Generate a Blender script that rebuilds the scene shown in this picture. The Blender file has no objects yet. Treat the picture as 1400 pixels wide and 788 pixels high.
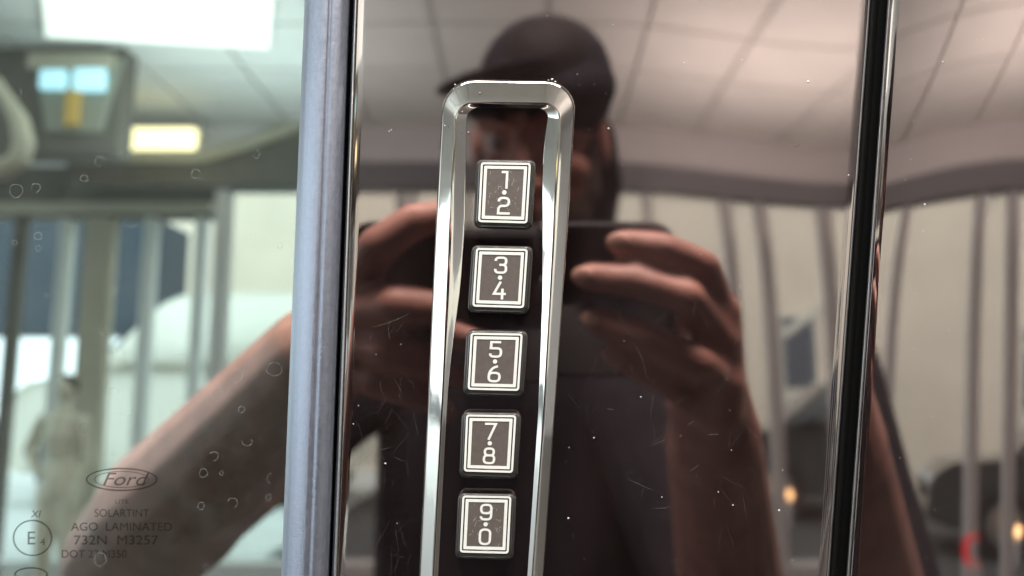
import bpy, bmesh, math, random
from mathutils import Vector, Matrix, noise

random.seed(7)
scene = bpy.context.scene
COL = scene.collection

# ------------------------------------------------------------------ frame of the car side
# The pillar leans inwards at the top by TAU. "Car frame": x right, y into the car, z up along
# the pillar, origin on the pillar in the middle of the keypad area, 1.25 m above the floor.
TAU = math.radians(12.0)
PITCH = math.radians(4.0)          # camera axis against the pillar's normal
DIST = 0.187                       # lens to pillar
FPX = 1099.0                       # focal length in photograph pixels (1400 wide)
ORIGIN = Vector((0, 0, 1.25))
ROT = Matrix.Rotation(-TAU, 4, 'X')
CARM = Matrix.Translation(ORIGIN) @ ROT
CAM = Vector((0, -DIST * math.cos(PITCH), DIST * math.sin(PITCH)))
FWD = Vector((0, math.cos(PITCH), -math.sin(PITCH)))
UPV = Vector((0, math.sin(PITCH), math.cos(PITCH)))

def ray(px, py):
    return FWD + Vector((1, 0, 0)) * ((px - 700.0) / FPX) - UPV * ((py - 394.0) / FPX)

def W(px, py, y=0.0):
    """measured point of the car side, car frame, at depth y"""
    r = ray(px, py)
    return CAM + r * ((y - CAM.y) / r.y)

def M(px, py, D):
    """world point standing D metres in front of the pillar that mirrors at px, py"""
    p = W(px, py, D)
    return CARM @ Vector((p.x, -p.y, p.z))

def mirror_ray(px, py):
    r = ray(px, py)
    o = CARM @ Vector((CAM.x, -CAM.y, CAM.z))
    return o, CARM.to_3x3() @ Vector((r.x, -r.y, r.z))

def hitY(px, py, Y):
    o, d = mirror_ray(px, py)
    return o + d * ((Y - o.y) / d.y)

def hitZ(px, py, Z):
    o, d = mirror_ray(px, py)
    return o + d * ((Z - o.z) / d.z)

# ------------------------------------------------------------------ camera, world, lamps
cd = bpy.data.cameras.new('camera')
cam = bpy.data.objects.new('camera', cd)
COL.objects.link(cam)
cd.sensor_width = 36.0
cd.lens = 36.0 * FPX / 1400.0
cd.clip_start = 0.005
cd.clip_end = 200.0
cam.matrix_world = CARM @ Matrix.Translation(CAM) @ Matrix.Rotation(math.radians(90) - PITCH, 4, 'X')
cd.dof.use_dof = True
cd.dof.focus_distance = 0.184
cd.dof.aperture_fstop = 9.5
scene.camera = cam

world = bpy.data.worlds.new('World')
scene.world = world
world.use_nodes = True
bg = world.node_tree.nodes['Background']
bg.inputs['Color'].default_value = (0.80, 0.95, 1.0, 1)      # bright hazy daylight outside the glazing
bg.inputs['Strength'].default_value = 1.25

scene.view_settings.view_transform = 'Standard'
scene.view_settings.look = 'None'
scene.view_settings.gamma = 1.0
scene.view_settings.use_curve_mapping = False
scene.view_settings.exposure = 1.9
scene.cycles.max_bounces = 8
scene.cycles.glossy_bounces = 5
scene.cycles.transparent_max_bounces = 12
scene.cycles.caustics_reflective = False
scene.cycles.caustics_refractive = False
scene.cycles.sample_clamp_indirect = 6.0

CEIL = 3.2
WALL_Y = -5.6

def area_lamp(name, loc, sx, sy, power, color):
    ld = bpy.data.lights.new(name, 'AREA')
    ld.shape = 'RECTANGLE'
    ld.size, ld.size_y = sx, sy
    ld.energy = power
    ld.color = color
    lo = bpy.data.objects.new(name, ld)
    COL.objects.link(lo)
    lo.location = loc
    return lo

# ------------------------------------------------------------------ material helpers
def mat(name, col=(.5, .5, .5), rough=.5, metal=0.0, ior=1.5, spec=None, tint=None, emis=None, estr=0.0,
        var=0.0, vscale=20.0, bump=0.0, bscale=200.0, stretch=None, rvar=0.0, coat=0.0):
    m = bpy.data.materials.new(name)
    m.use_nodes = True
    nt = m.node_tree
    b = nt.nodes['Principled BSDF']
    b.inputs['Base Color'].default_value = (*col, 1)
    b.inputs['Roughness'].default_value = rough
    b.inputs['Metallic'].default_value = metal
    b.inputs['IOR'].default_value = ior
    if spec is not None: b.inputs['Specular IOR Level'].default_value = spec
    if tint: b.inputs['Specular Tint'].default_value = (*tint, 1)
    if coat: b.inputs['Coat Weight'].default_value = coat
    if emis:
        b.inputs['Emission Color'].default_value = (*emis, 1)
        b.inputs['Emission Strength'].default_value = estr
    tc = nt.nodes.new('ShaderNodeTexCoord')
    mp = nt.nodes.new('ShaderNodeMapping')
    nt.links.new(tc.outputs['Object'], mp.inputs['Vector'])
    if stretch: mp.inputs['Scale'].default_value = stretch
    if var or rvar:
        n = nt.nodes.new('ShaderNodeTexNoise')
        n.inputs['Scale'].default_value = vscale
        n.inputs['Detail'].default_value = 5
        nt.links.new(mp.outputs['Vector'], n.inputs['Vector'])
        if var:
            r = nt.nodes.new('ShaderNodeMapRange')
            r.inputs['From Min'].default_value = .3
            r.inputs['From Max'].default_value = .7
            r.inputs['To Min'].default_value = 1 - var
            r.inputs['To Max'].default_value = 1 + var
            mx = nt.nodes.new('ShaderNodeVectorMath')
            mx.operation = 'SCALE'
            mx.inputs[0].default_value = col
            nt.links.new(n.outputs['Fac'], r.inputs['Value'])
            nt.links.new(r.outputs['Result'], mx.inputs['Scale'])
            nt.links.new(mx.outputs['Vector'], b.inputs['Base Color'])
        if rvar:
            r = nt.nodes.new('ShaderNodeMapRange')
            r.inputs['From Min'].default_value = .35
            r.inputs['From Max'].default_value = .7
            r.inputs['To Min'].default_value = rough
            r.inputs['To Max'].default_value = rough + rvar
            nt.links.new(n.outputs['Fac'], r.inputs['Value'])
            nt.links.new(r.outputs['Result'], b.inputs['Roughness'])
    if bump:
        n = nt.nodes.new('ShaderNodeTexNoise')
        n.inputs['Scale'].default_value = bscale
        n.inputs['Detail'].default_value = 3
        nt.links.new(mp.outputs['Vector'], n.inputs['Vector'])
        bp = nt.nodes.new('ShaderNodeBump')
        bp.inputs['Strength'].default_value = 1.0
        bp.inputs['Distance'].default_value = bump
        nt.links.new(n.outputs['Fac'], bp.inputs['Height'])
        nt.links.new(bp.outputs['Normal'], b.inputs['Normal'])
    return m

def see_through(name, col, fac_gloss, rough=0.0, body=None, fac_body=0.0):
    """thin pane or thin print: transparent film with a share of gloss and of a diffuse body"""
    m = bpy.data.materials.new(name)
    m.use_nodes = True
    nt = m.node_tree
    nt.nodes.remove(nt.nodes['Principled BSDF'])
    out = nt.nodes['Material Output']
    t = nt.nodes.new('ShaderNodeBsdfTransparent'); t.inputs['Color'].default_value = (*col, 1)
    g = nt.nodes.new('ShaderNodeBsdfGlossy'); g.inputs['Roughness'].default_value = rough
    mx = nt.nodes.new('ShaderNodeMixShader'); mx.inputs['Fac'].default_value = fac_gloss
    nt.links.new(t.outputs[0], mx.inputs[1]); nt.links.new(g.outputs[0], mx.inputs[2])
    last = mx
    if body:
        d = nt.nodes.new('ShaderNodeBsdfDiffuse'); d.inputs['Color'].default_value = (*body, 1)
        m2 = nt.nodes.new('ShaderNodeMixShader'); m2.inputs['Fac'].default_value = fac_body
        nt.links.new(mx.outputs[0], m2.inputs[1]); nt.links.new(d.outputs[0], m2.inputs[2])
        last = m2
    nt.links.new(last.outputs[0], out.inputs['Surface'])
    return m

MT = {}
MT['gloss_black'] = mat('gloss_black', (.010, .0066, .0066), .02, ior=3.0, tint=(1, .84, .80), rvar=.025, var=.5, vscale=45, stretch=(1, 1, .4))
MT['door_black'] = mat('door_black', (.010, .0066, .0066), .025, ior=3.0, tint=(1, .84, .80), var=.5, vscale=45, stretch=(1, 1, .4))
MT['tinted_glass'] = see_through('tinted_glass', (.035, .045, .04), .43, 0.0, (.62, .68, .64), .03)
nt = MT['tinted_glass'].node_tree
for _x in nt.nodes:
    if _x.type == 'BSDF_GLOSSY': _x.inputs['Color'].default_value = (.90, 1.0, .96, 1)
_n = nt.nodes.new('ShaderNodeTexNoise'); _n.inputs['Scale'].default_value = 70; _n.inputs['Detail'].default_value = 8; _n.inputs['Roughness'].default_value = .7
_t = nt.nodes.new('ShaderNodeTexCoord'); nt.links.new(_t.outputs['Object'], _n.inputs['Vector'])
_r = nt.nodes.new('ShaderNodeMapRange'); _r.inputs['From Min'].default_value = .35; _r.inputs['From Max'].default_value = .75
_r.inputs['To Min'].default_value = .004; _r.inputs['To Max'].default_value = .035
nt.links.new(_n.outputs['Fac'], _r.inputs['Value'])
for _x in nt.nodes:
    if _x.type == 'MIX_SHADER' and abs(_x.inputs['Fac'].default_value - .03) < 1e-6: nt.links.new(_r.outputs['Result'], _x.inputs['Fac'])
MT['chrome'] = mat('chrome', (.46, .425, .40), .02, 1.0, rvar=.06, vscale=300)
MT['bright_edge'] = mat('bright_edge', (.8, .82, .82), .28, 1.0)
MT['dull_edge'] = mat('dull_edge', (.30, .28, .28), .3, 1.0, rvar=.2, vscale=200)
MT['satin_trim'] = mat('satin_trim', (.29, .305, .37), .44, 1.0, bump=.00008, bscale=2500, var=.08, vscale=900, rvar=.1)  # bluish cast of reflected sky light is put into the base colour
MT['rubber'] = mat('rubber', (.006, .006, .006), .55, spec=.12, bump=.00005, bscale=1500)
MT['gap_black'] = mat('gap_black', (.004, .004, .004), .8, spec=.1)
MT['button_body'] = mat('button_body', (.03, .028, .027), .12, ior=1.6, rvar=.15, vscale=900)
MT['button_field'] = mat('button_field', (.085, .068, .061), .5, ior=1.5, bump=.00004, bscale=4000, var=.12, vscale=900)
MT['button_white'] = mat('button_white', (.60, .59, .565), .5, spec=.3, var=.04, vscale=1500)
MT['dust'] = mat('dust', (.34, .32, .30), .8)
MT['scratch'] = see_through('scratch', (1, 1, 1), .0, .3, (.5, .47, .45), .085)
MT['water_spot'] = see_through('water_spot', (1, 1, 1), .0, .3, (.8, .85, .8), .14)
MT['glass_print'] = see_through('glass_print', (.6, .6, .6), .0, .3, (.05, .045, .04), .085)
MT['interior'] = mat('interior', (.01, .01, .01), .8)
MT['skin'] = mat('skin', (.43, .205, .165), .45, var=.22, vscale=55, bump=.0004, bscale=900)
MT['nail'] = mat('nail', (.62, .36, .29), .25)
MT['hair'] = mat('hair', (.008, .006, .007), .75, spec=.2, var=.4, vscale=90, bump=.002, bscale=120, stretch=(1, .3, 1))
MT['cap'] = mat('cap', (.006, .006, .011), .85, spec=.2, var=.3, vscale=60, bump=.0006, bscale=700)
MT['beard'] = mat('beard', (.05, .026, .018), .7, var=.4, vscale=200, bump=.002, bscale=500)
MT['shirt'] = mat('shirt', (.0075, .007, .010), .9, spec=.15, var=.35, vscale=30, bump=.0005, bscale=900)
MT['jeans'] = mat('jeans', (.02, .035, .10), .9, var=.2, vscale=60)
MT['shoe'] = mat('shoe', (.02, .02, .02), .6)
MT['eye'] = mat('eye', (.5, .48, .46), .15)
MT['iris'] = mat('iris', (.03, .02, .015), .2)
MT['phone'] = mat('phone', (.003, .003, .006), .6, spec=.15)
MT['phone_glass'] = mat('phone_glass', (.004, .004, .005), .1)
MT['gold'] = mat('gold', (.95, .90, .80), .5, .2)
MT['ceiling_tile'] = mat('ceiling_tile', (.74, .72, .68), .9, var=.05, vscale=3, bump=.001, bscale=60)
MT['tile_bar'] = mat('tile_bar', (.66, .63, .60), .8)
MT['soffit'] = mat('soffit', (.70, .66, .66), .9, var=.03, vscale=2)
MT['beam_grey'] = mat('beam_grey', (.20, .20, .21), .6)
MT['mullion'] = mat('mullion', (.62, .60, .60), .45)
MT['mullion_white'] = mat('mullion_white', (.75, .78, .76), .5)
MT['pane'] = see_through('pane', (.97, .98, .97), .02)
MT['stucco'] = mat('stucco', (.82, .70, .57), .95, var=.06, vscale=.8, bump=.01, bscale=6)
MT['roof_trim'] = mat('roof_trim', (.75, .71, .62), .8)
MT['dark_glass'] = mat('dark_glass', (.05, .06, .08), .1)
MT['asphalt'] = mat('asphalt', (.055, .055, .055), .9, var=.2, vscale=2)
MT['concrete'] = mat('concrete', (.62, .64, .62), .9, var=.08, vscale=1.5)
MT['floor_tile'] = mat('floor_tile', (.13, .12, .11), .3, var=.06, vscale=4)
MT['car_white'] = mat('car_white', (.82, .79, .68), .25, coat=.5)
MT['car_dark'] = mat('car_dark', (.06, .065, .06), .25, coat=.5)
MT['tyre'] = mat('tyre', (.015, .015, .015), .85)
MT['rim'] = mat('rim', (.5, .5, .5), .3, 1.0)
MT['lamp_glass'] = mat('lamp_glass', (.7, .72, .72), .1)
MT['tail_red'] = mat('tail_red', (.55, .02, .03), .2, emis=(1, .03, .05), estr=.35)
MT['amber'] = mat('amber', (.8, .4, .1), .3, emis=(1, .62, .3), estr=3)
MT['light_white'] = mat('light_white', (.8, .8, .8), .5, emis=(.95, 1, .86), estr=.60)
MT['light_warm'] = mat('light_warm', (.8, .75, .5), .5, emis=(1, .84, .45), estr=1.2)
MT['taupe'] = mat('taupe', (.15, .135, .115), .8, var=.08, vscale=2)
MT['beige'] = mat('beige', (.50, .46, .36), .8, var=.06, vscale=2)
MT['canopy'] = mat('canopy', (.05, .065, .085), .8, var=.1, vscale=1)
MT['shirt_white'] = mat('shirt_white', (.78, .78, .68), .9, var=.06, vscale=8)
MT['mannequin'] = mat('mannequin', (.70, .66, .54), .45, var=.06, vscale=6)
MT['trouser'] = mat('trouser', (.55, .52, .42), .9)
MT['ochre'] = mat('ochre', (.65, .42, .12), .7)
MT['pane_blue'] = mat('pane_blue', (.5, .7, .8), .3, emis=(.45, .85, 1.0), estr=.55)
MT['gap_frame'] = mat('gap_frame', (.30, .30, .25), .6)

# ------------------------------------------------------------------ object helpers
def obj(name, bm, m, parent=None, smooth=True, label=None, kind=None):
    me = bpy.data.meshes.new(name)
    if isinstance(bm, bmesh.types.BMesh):
        bm.normal_update()
        bm.to_mesh(me); bm.free()
    else:
        bpy.data.meshes.remove(me)
        me = bm
    me.materials.clear()
    me.materials.append(MT[m] if isinstance(m, str) else m)
    for p in me.polygons: p.use_smooth = smooth
    o = bpy.data.objects.new(name, me)
    COL.objects.link(o)
    if parent is not None: o.parent = parent
    if label: o['label'] = label
    if kind: o['kind'] = kind
    return o

def thing(name, label, cat, loc=(0, 0, 0), group=None):
    o = bpy.data.objects.new(name, None)
    o.empty_display_size = .05
    COL.objects.link(o)
    o.location = loc
    o['label'] = label; o['category'] = cat
    if group: o['group'] = group
    return o

def tag(o, label, cat, group=None):
    o['label'] = label; o['category'] = cat
    if group: o['group'] = group

def grid(rows, close_u=False, close_v=False, bm=None):
    bm = bm or bmesh.new()
    vs = [[bm.verts.new(p) for p in r] for r in rows]
    n, k = len(vs), len(vs[0])
    for i in range(n if close_v else n - 1):
        for j in range(k if close_u else k - 1):
            a, b = vs[i][j], vs[i][(j + 1) % k]
            c, d = vs[(i + 1) % n][(j + 1) % k], vs[(i + 1) % n][j]
            try: bm.faces.new((a, b, c, d))
            except ValueError: pass
    return bm

def box(bm, c, s, rot=None, bevel=0.0):
    t = bmesh.new()
    bmesh.ops.create_cube(t, size=1.0)
    for v in t.verts: v.co = Vector((v.co.x * s[0], v.co.y * s[1], v.co.z * s[2]))
    if bevel:
        bmesh.ops.bevel(t, geom=t.edges[:], offset=bevel, segments=2, affect='EDGES', profile=.5)
    mtx = Matrix.Translation(c) @ (rot if rot else Matrix())
    bmesh.ops.transform(t, matrix=mtx, verts=t.verts)
    me = bpy.data.meshes.new('tmp'); t.to_mesh(me); t.free()
    bm.from_mesh(me); bpy.data.meshes.remove(me)
    return bm

def nb(c, s, bevel=0.0, rot=None):
    return box(bmesh.new(), Vector(c), s, rot, bevel)

def capsule(bm, p, q, r1, r2, seg=14):
    """sphere-swept tapered limb"""
    p, q = Vector(p), Vector(q)
    d = q - p
    L = d.length
    if L < 1e-6: d = Vector((0, 0, 1)); L = 1e-6
    z = d.normalized()
    x = z.orthogonal().normalized(); y = z.cross(x)
    rows = []
    hs = 5
    for i in range(hs + 1):
        a = -math.pi / 2 + i * (math.pi / 2) / hs
        rows.append((math.cos(a) * r1, math.sin(a) * r1))
    for i in range(hs + 1):
        a = i * (math.pi / 2) / hs
        rows.append((math.cos(a) * r2, L + math.sin(a) * r2))
    pts = []
    for rr, h in rows:
        rr = max(rr, 1e-5)
        pts.append([p + z * h + x * (rr * math.cos(t * 2 * math.pi / seg)) + y * (rr * math.sin(t * 2 * math.pi / seg)) for t in range(seg)])
    grid(pts, close_u=True, bm=bm)
    bm.verts.ensure_lookup_table()
    n = len(bm.verts)
    tot = len(pts) * seg
    bm.faces.new([bm.verts[n - tot + i] for i in range(seg)][::-1])
    bm.faces.new([bm.verts[n - seg + i] for i in range(seg)])

def chain(bm, pts, rs):
    for i in range(len(pts) - 1): capsule(bm, pts[i], pts[i + 1], rs[i], rs[i + 1])

def ellipsoid(bm, c, r, rot=None, seg=24):
    t = bmesh.new()
    bmesh.ops.create_uvsphere(t, u_segments=seg, v_segments=seg // 2, radius=1.0)
    for v in t.verts: v.co = Vector((v.co.x * r[0], v.co.y * r[1], v.co.z * r[2]))
    bmesh.ops.transform(t, matrix=Matrix.Translation(c) @ (rot or Matrix()), verts=t.verts)
    me = bpy.data.meshes.new('tmp'); t.to_mesh(me); t.free()
    bm.from_mesh(me); bpy.data.meshes.remove(me)

def fuse(bm, voxel, smooth_it=6):
    """one continuous surface out of overlapping volumes"""
    me = bpy.data.meshes.new('tmp'); bm.to_mesh(me); bm.free()
    o = bpy.data.objects.new('tmp', me); COL.objects.link(o)
    r = o.modifiers.new('r', 'REMESH'); r.mode = 'VOXEL'; r.voxel_size = voxel
    if smooth_it:
        s = o.modifiers.new('s', 'SMOOTH'); s.factor = .5; s.iterations = smooth_it
    dg = bpy.context.evaluated_depsgraph_get()
    out = bpy.data.meshes.new_from_object(o.evaluated_get(dg))
    bpy.data.objects.remove(o); bpy.data.meshes.remove(me)
    return out

def lerp(a, b, t): return a + (b - a) * t

def poly_at(pl, y):
    """piecewise linear x(y)"""
    if y <= pl[0][1]:
        (x0, y0), (x1, y1) = pl[0], pl[1]
    elif y >= pl[-1][1]:
        (x0, y0), (x1, y1) = pl[-2], pl[-1]
    else:
        for i in range(len(pl) - 1):
            if pl[i][1] <= y <= pl[i + 1][1]:
                (x0, y0), (x1, y1) = pl[i], pl[i + 1]; break
    return lerp(x0, x1, (y - y0) / (y1 - y0))

# =================================================================== SETTING (seen mirrored in the car)
def struct(name, bm, m, smooth=False):
    o = obj(name, bm, m, smooth=smooth); o['kind'] = 'structure'; return o

struct('floor', nb((0, -1.4, -.05), (26, 9.6, .1)), 'floor_tile')
struct('pavement', nb((-9.5, -14.5, -.045), (15, 16.0, .06)), 'concrete')
struct('wall_back', nb((0, 3.2, 1.6), (16, .1, 3.3)), 'soffit')
struct('wall_right', nb((5.6, -1.2, 1.6), (.1, 8.7, 3.3)), 'soffit')
struct('ground', nb((0, -33, -.12), (120, 53, .1)), 'asphalt')
ceil = struct('ceiling', nb((0, -1.2, CEIL + .06), (16, 10.0, .05)), 'tile_bar')
# ceiling tiles: laid proud of the bars, 0.6 m grid
tile_me = nb((0, 0, 0), (.578, .578, .02), .002)
me = bpy.data.meshes.new('tile'); tile_me.to_mesh(me); tile_me.free(); me.materials.append(MT['ceiling_tile'])
x_seam = hitZ(890, 65, CEIL).x
for i in range(-10, 11):
    for j in range(9):
        cx = x_seam + .3 + .6 * i; cy = WALL_Y + .55 - .3 + .6 * (j)
        if cy > -.5: continue
        if abs(cx) > 6.2: continue
        o = bpy.data.objects.new('tile', me); COL.objects.link(o)
        o.location = (cx, cy, CEIL + .022); o.parent = ceil
# bulkhead between the tiles and the glazing
zs = hitY(1000, 226, WALL_Y).z
zb = hitY(1000, 262, WALL_Y).z
struct('soffit', nb((1.0, WALL_Y + .06, (CEIL + zs) / 2 + .02), (9.5, .14, CEIL - zs + .06)), 'soffit')

# glazing behind the photographer
sf = thing('glazed_front', 'grey framed glazed front with slim posts, mirrored in the glossy pillar', 'glazing', (0, WALL_Y, 0))
sf_loc = Vector((0, WALL_Y, 0))
xl = hitY(300, 450, WALL_Y).x
xr = 4.6
obj('beam', nb(Vector(((xl + xr) / 2, .02, (zs + zb) / 2)), (xr - xl, .2, zs - zb), .01), 'beam_grey', sf, False)
obj('sill', nb(Vector(((xl + xr) / 2, 0, .06)), (xr - xl, .16, .12), .01), 'mullion', sf, False)
posts = [(300, .11), (420, .06), (546, .07), (563, .05), (640, .06), (760, .06), (885, .065), (992, .075), (1041, .085), (1131, .10), (1225, .07), (1330, .08), (1420, .08)]
px_x = []
for px, w in posts:
    x = hitY(px, 420, WALL_Y).x
    px_x.append(x)
    obj('post', nb(Vector((x, 0, (zb + .12) / 2)), (w, .10, zb - .12), .008), 'mullion', sf, False)
for a, b in zip(px_x[:-1], px_x[1:]):
    if b - a > .2:
        obj('pane', nb(Vector(((a + b) / 2, -.01, (zb + .12) / 2)), (b - a - .09, .008, zb - .13)), 'pane', sf, False)

# building across the lot
BY = -15.0
bld = thing('building', 'beige stucco building across the lot with pale gable trim', 'building', (0, BY, 0))
zbase = -.07
obj('wall', nb((4.0, -1.0, 4.4), (22, 2, 9.0)), 'stucco', bld, False)
for px, py, w, h in ((1080, 478, .62, 1.35), (1290, 440, .6, 1.2)):
    p = hitY(px, py, BY)
    f = obj('window', nb((p.x, .02, p.z), (w + .16, .08, h + .16), .01), 'roof_trim', bld, False)
    obj('glass', nb((p.x, .07, p.z), (w, .04, h)), 'dark_glass', f, False)
for (a, b) in (((1150, 385), (1055, 455)), ((1180, 500), (1055, 545)), ((1010, 235), (985, 275))):
    p, q = hitY(*a, BY), hitY(*b, BY)
    d = q - p
    rot = Matrix.Rotation(-math.atan2(d.z, d.x), 4, 'Y')
    obj('trim_board', nb(((p.x + q.x) / 2, .05, (p.z + q.z) / 2), (d.length, .1, .16), .01, rot), 'roof_trim', bld, False)
lp = hitY(1115, 543, BY)
lmp = thing('wall_lamp', 'small warm glowing wall lamp on the beige building', 'lamp', (lp.x, BY + .16, lp.z))
obj('bracket', nb((0, -.06, .12), (.06, .16, .05), .01), 'mullion', lmp)
b = bmesh.new(); ellipsoid(b, (0, .05, 0), (.11, .11, .13)); obj('globe', b, 'amber', lmp)

# ---- cars standing in the showroom and on the lot
def make_car(name, label, loc, rotz, paint, scale=1.0, tall=1.0, van=False):
    t = thing(name, label, 'van' if van else 'car', loc)
    t.rotation_euler.z = rotz
    t.scale = (scale, scale, scale * tall)
    L, Wd = 4.4, 1.84
    prof = [(-2.2, .35), (-2.2, .62), (-2.12, .82), (-1.95, .93), (-1.1, 1.02), (1.75, 1.02), (2.1, .98), (2.2, .75), (2.2, .35), (1.9, .28), (-1.95, .28)]
    rows = []
    for s, k, inset in ((-1, 0, .10), (-1, 1, .0), (1, 1, .0), (1, 0, .10)):
        rows.append([(x * (1 - inset * .12), s * (Wd / 2 - (.0 if k else .06)), z * (1 if k else 1) - (0 if k else .0)) for x, z in prof])
    bm = grid(rows, close_u=True)
    bm.verts.ensure_lookup_table()
    n = len(prof)
    bm.faces.new([bm.verts[i] for i in range(n)][::-1]); bm.faces.new([bm.verts[3 * n + i] for i in range(n)])
    obj('body', bm, paint, t, False)
    cab = [(-1.25, 1.0), (-.55, 1.52), (-.2, 1.62), (1.2, 1.62), (1.65, 1.50), (2.02, 1.0)]
    rows = [[(x, s * (w if z < 1.1 else w - .16), z) for x, z in cab] for s, w in ((-1, .86), (1, .86))]
    bm = bmesh.new()
    lo = [bm.verts.new(p) for p in rows[0]]; hi = [bm.verts.new(p) for p in rows[1]]
    for i in range(len(cab)):
        j = (i + 1) % len(cab)
        bm.faces.new((lo[i], lo[j], hi[j], hi[i]))
    bm.faces.new(lo[::-1]); bm.faces.new(hi)
    bmesh.ops.bevel(bm, geom=bm.edges[:], offset=.07, segments=3, affect='EDGES')
    obj('cabin', bm, paint, t, True)
    def quad(pts, nm, m, th=.02):
        bm = bmesh.new()
        vs = [bm.verts.new(p) for p in pts]
        f = bm.faces.new(vs)
        bm.normal_update()
        r = bmesh.ops.solidify(bm, geom=[f], thickness=th)
        return obj(nm, bm, m, t, False)
    quad([(-1.20, -.74, 1.07), (-1.20, .74, 1.07), (-.62, .62, 1.50), (-.62, -.62, 1.50)], 'windscreen', 'dark_glass')
    quad([(2.03, -.72, 1.08), (2.03, .72, 1.08), (1.72, .62, 1.46), (1.72, -.62, 1.46)], 'rear_window', 'dark_glass')
    for s in (-1, 1):
        if not van: quad([(-.95, s * .872, 1.08), (.4, s * .872, 1.08), (.4, s * .735, 1.52), (-.42, s * .735, 1.52)], 'side_window', 'dark_glass')
        if not van: quad([(.48, s * .872, 1.08), (1.8, s * .872, 1.08), (1.5, s * .735, 1.48), (.48, s * .735, 1.52)], 'side_window', 'dark_glass')
        for x in (-1.4, 1.35):
            bm = bmesh.new()
            bmesh.ops.create_cone(bm, cap_ends=True, segments=28, radius1=.34, radius2=.34, depth=.22)
            bmesh.ops.rotate(bm, matrix=Matrix.Rotation(math.pi / 2, 3, 'X'), verts=bm.verts)
            bmesh.ops.translate(bm, vec=(x, s * .84, .34), verts=bm.verts)
            w = obj('wheel', bm, 'tyre', t, False)
            bm = bmesh.new()
            bmesh.ops.create_cone(bm, cap_ends=True, segments=24, radius1=.22, radius2=.2, depth=.24)
            bmesh.ops.rotate(bm, matrix=Matrix.Rotation(math.pi / 2, 3, 'X'), verts=bm.verts)
            bmesh.ops.translate(bm, vec=(x, s * .845, .34), verts=bm.verts)
            obj('rim', bm, 'rim', w, False)
        obj('headlight', nb((-2.17, s * .66, .74), (.1, .36, .13), .03), 'lamp_glass', t)
        obj('tail_light', nb((2.17, s * .68, .80), (.1, .30, .16), .03), 'tail_red', t)
        obj('mirror', nb((-.85, s * 1.0, 1.1), (.1, .2, .13), .03), paint, t)
    obj('grille', nb((-2.19, 0, .62), (.06, .84, .2), .02), 'gap_black', t)
    return t

cp = hitY(130, 500, -10.2)
make_car('van', 'pale windowless panel van parked outside the showroom end', (cp.x + 1.5, -10.4, -.07), 0, 'car_white', 1.0, 1.62, van=True)
cp = hitY(1130, 700, -9.5)
make_car('car', 'dark grey car parked on the lot outside the glazed front', (cp.x + .6, -9.6, -.07), math.radians(8), 'car_dark', 1.0, 1.0)
cp = hitY(1065, 675, -8.4)
ml = thing('marker_lamp', 'small amber glowing marker lamp on a short post on the lot', 'lamp', (cp.x, -8.4, -.07))
obj('stake', nb((0, 0, (cp.z + .07) / 2 - .03), (.05, .05, cp.z), .005), 'mullion', ml)
b = bmesh.new(); ellipsoid(b, (0, 0, cp.z + .07), (.045, .045, .05)); obj('globe', b, 'amber', ml)

# ---- lamps of the showroom, plus added fill lamps under its ceiling
p = hitZ(215, 30, CEIL)
cl = thing('ceiling_light', 'bright white rectangular ceiling light panel, mirrored in the window glass', 'ceiling light', (p.x, p.y, CEIL))
def panel_prism(grow, z0_, z1_):
    cs = [hitZ(62 - grow, 42 + grow, CEIL), hitZ(366 + grow, 57 + grow, CEIL), hitZ(376 + grow, -70, CEIL), hitZ(52 - grow, -75, CEIL)]
    rows = [[(c.x - p.x, c.y - p.y, z) for c in cs] for z in (z0_, z1_)]
    bm = grid(rows, close_u=True); bm.verts.ensure_lookup_table()
    bm.faces.new(bm.verts[:4]); bm.faces.new(bm.verts[4:8][::-1])
    return bm
obj('frame', panel_prism(3, .02, -.02), 'soffit', cl, False)
obj('diffuser', panel_prism(0, -.01, -.035), 'light_white', cl, False)
for ux, uy, pw in ((2.0, -2.2, 8), (-1.8, -2.4, 7), (1.6, -4.0, 13), (-1.4, -4.0, 8)):  # unseen up-facing fill lamps, added to brighten the ceiling
    up = area_lamp('ceiling_fill', (ux, uy, 2.35), 1.4, 1.2, pw, (1, .94, .9) if ux > 0 else (.8, .97, 1)); up.rotation_euler.x = math.pi
area_lamp('ceiling_lamp', (.1, .05, CEIL - .06), 1.8, .5, 74, (1, .96, .9))
p = hitY(205, 190, -5.0)
cl2 = thing('strip_light', 'warm yellow strip light on the soffit, mirrored in the window glass', 'ceiling light', p)
obj('housing', nb((0, -.06, .05), (.66, .1, .08), .01), 'beige', cl2)
obj('tube', nb((0, 0, 0), (.62, .08, .15), .03), 'light_warm', cl2)

# ---- left end of the showroom
LY = -6.3
a = hitY(-150, 215, LY); b_ = hitY(300, 262, LY)
lw = thing('side_wall', 'taupe and beige showroom end wall with a lit high window', 'wall', (0, LY, 0))
z1 = hitY(150, 212, LY).z; z0 = hitY(150, 300, LY).z
obj('header', nb(((a.x + b_.x) / 2, 0, (z1 + z0) / 2), (b_.x - a.x, .2, z1 - z0), .01), 'taupe', lw, False)
zr = hitY(245, 290, LY).z
obj('rail', nb(((a.x + b_.x) / 2, .14, zr), (b_.x - a.x, .06, .09), .01), 'beige', lw, False)
def column(px0, px1, m, nm='column', ztop=None, dy=.05):
    x0, x1 = hitY(px0, 400, LY).x, hitY(px1, 400, LY).x
    zt = ztop or z0
    obj(nm, nb(((x0 + x1) / 2, dy, zt / 2), (x1 - x0, .12, zt), .01), m, lw, False)
column(118, 156, 'beige'); column(78, 92, 'mullion_white', 'glazing_bar', dy=.0)
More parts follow.
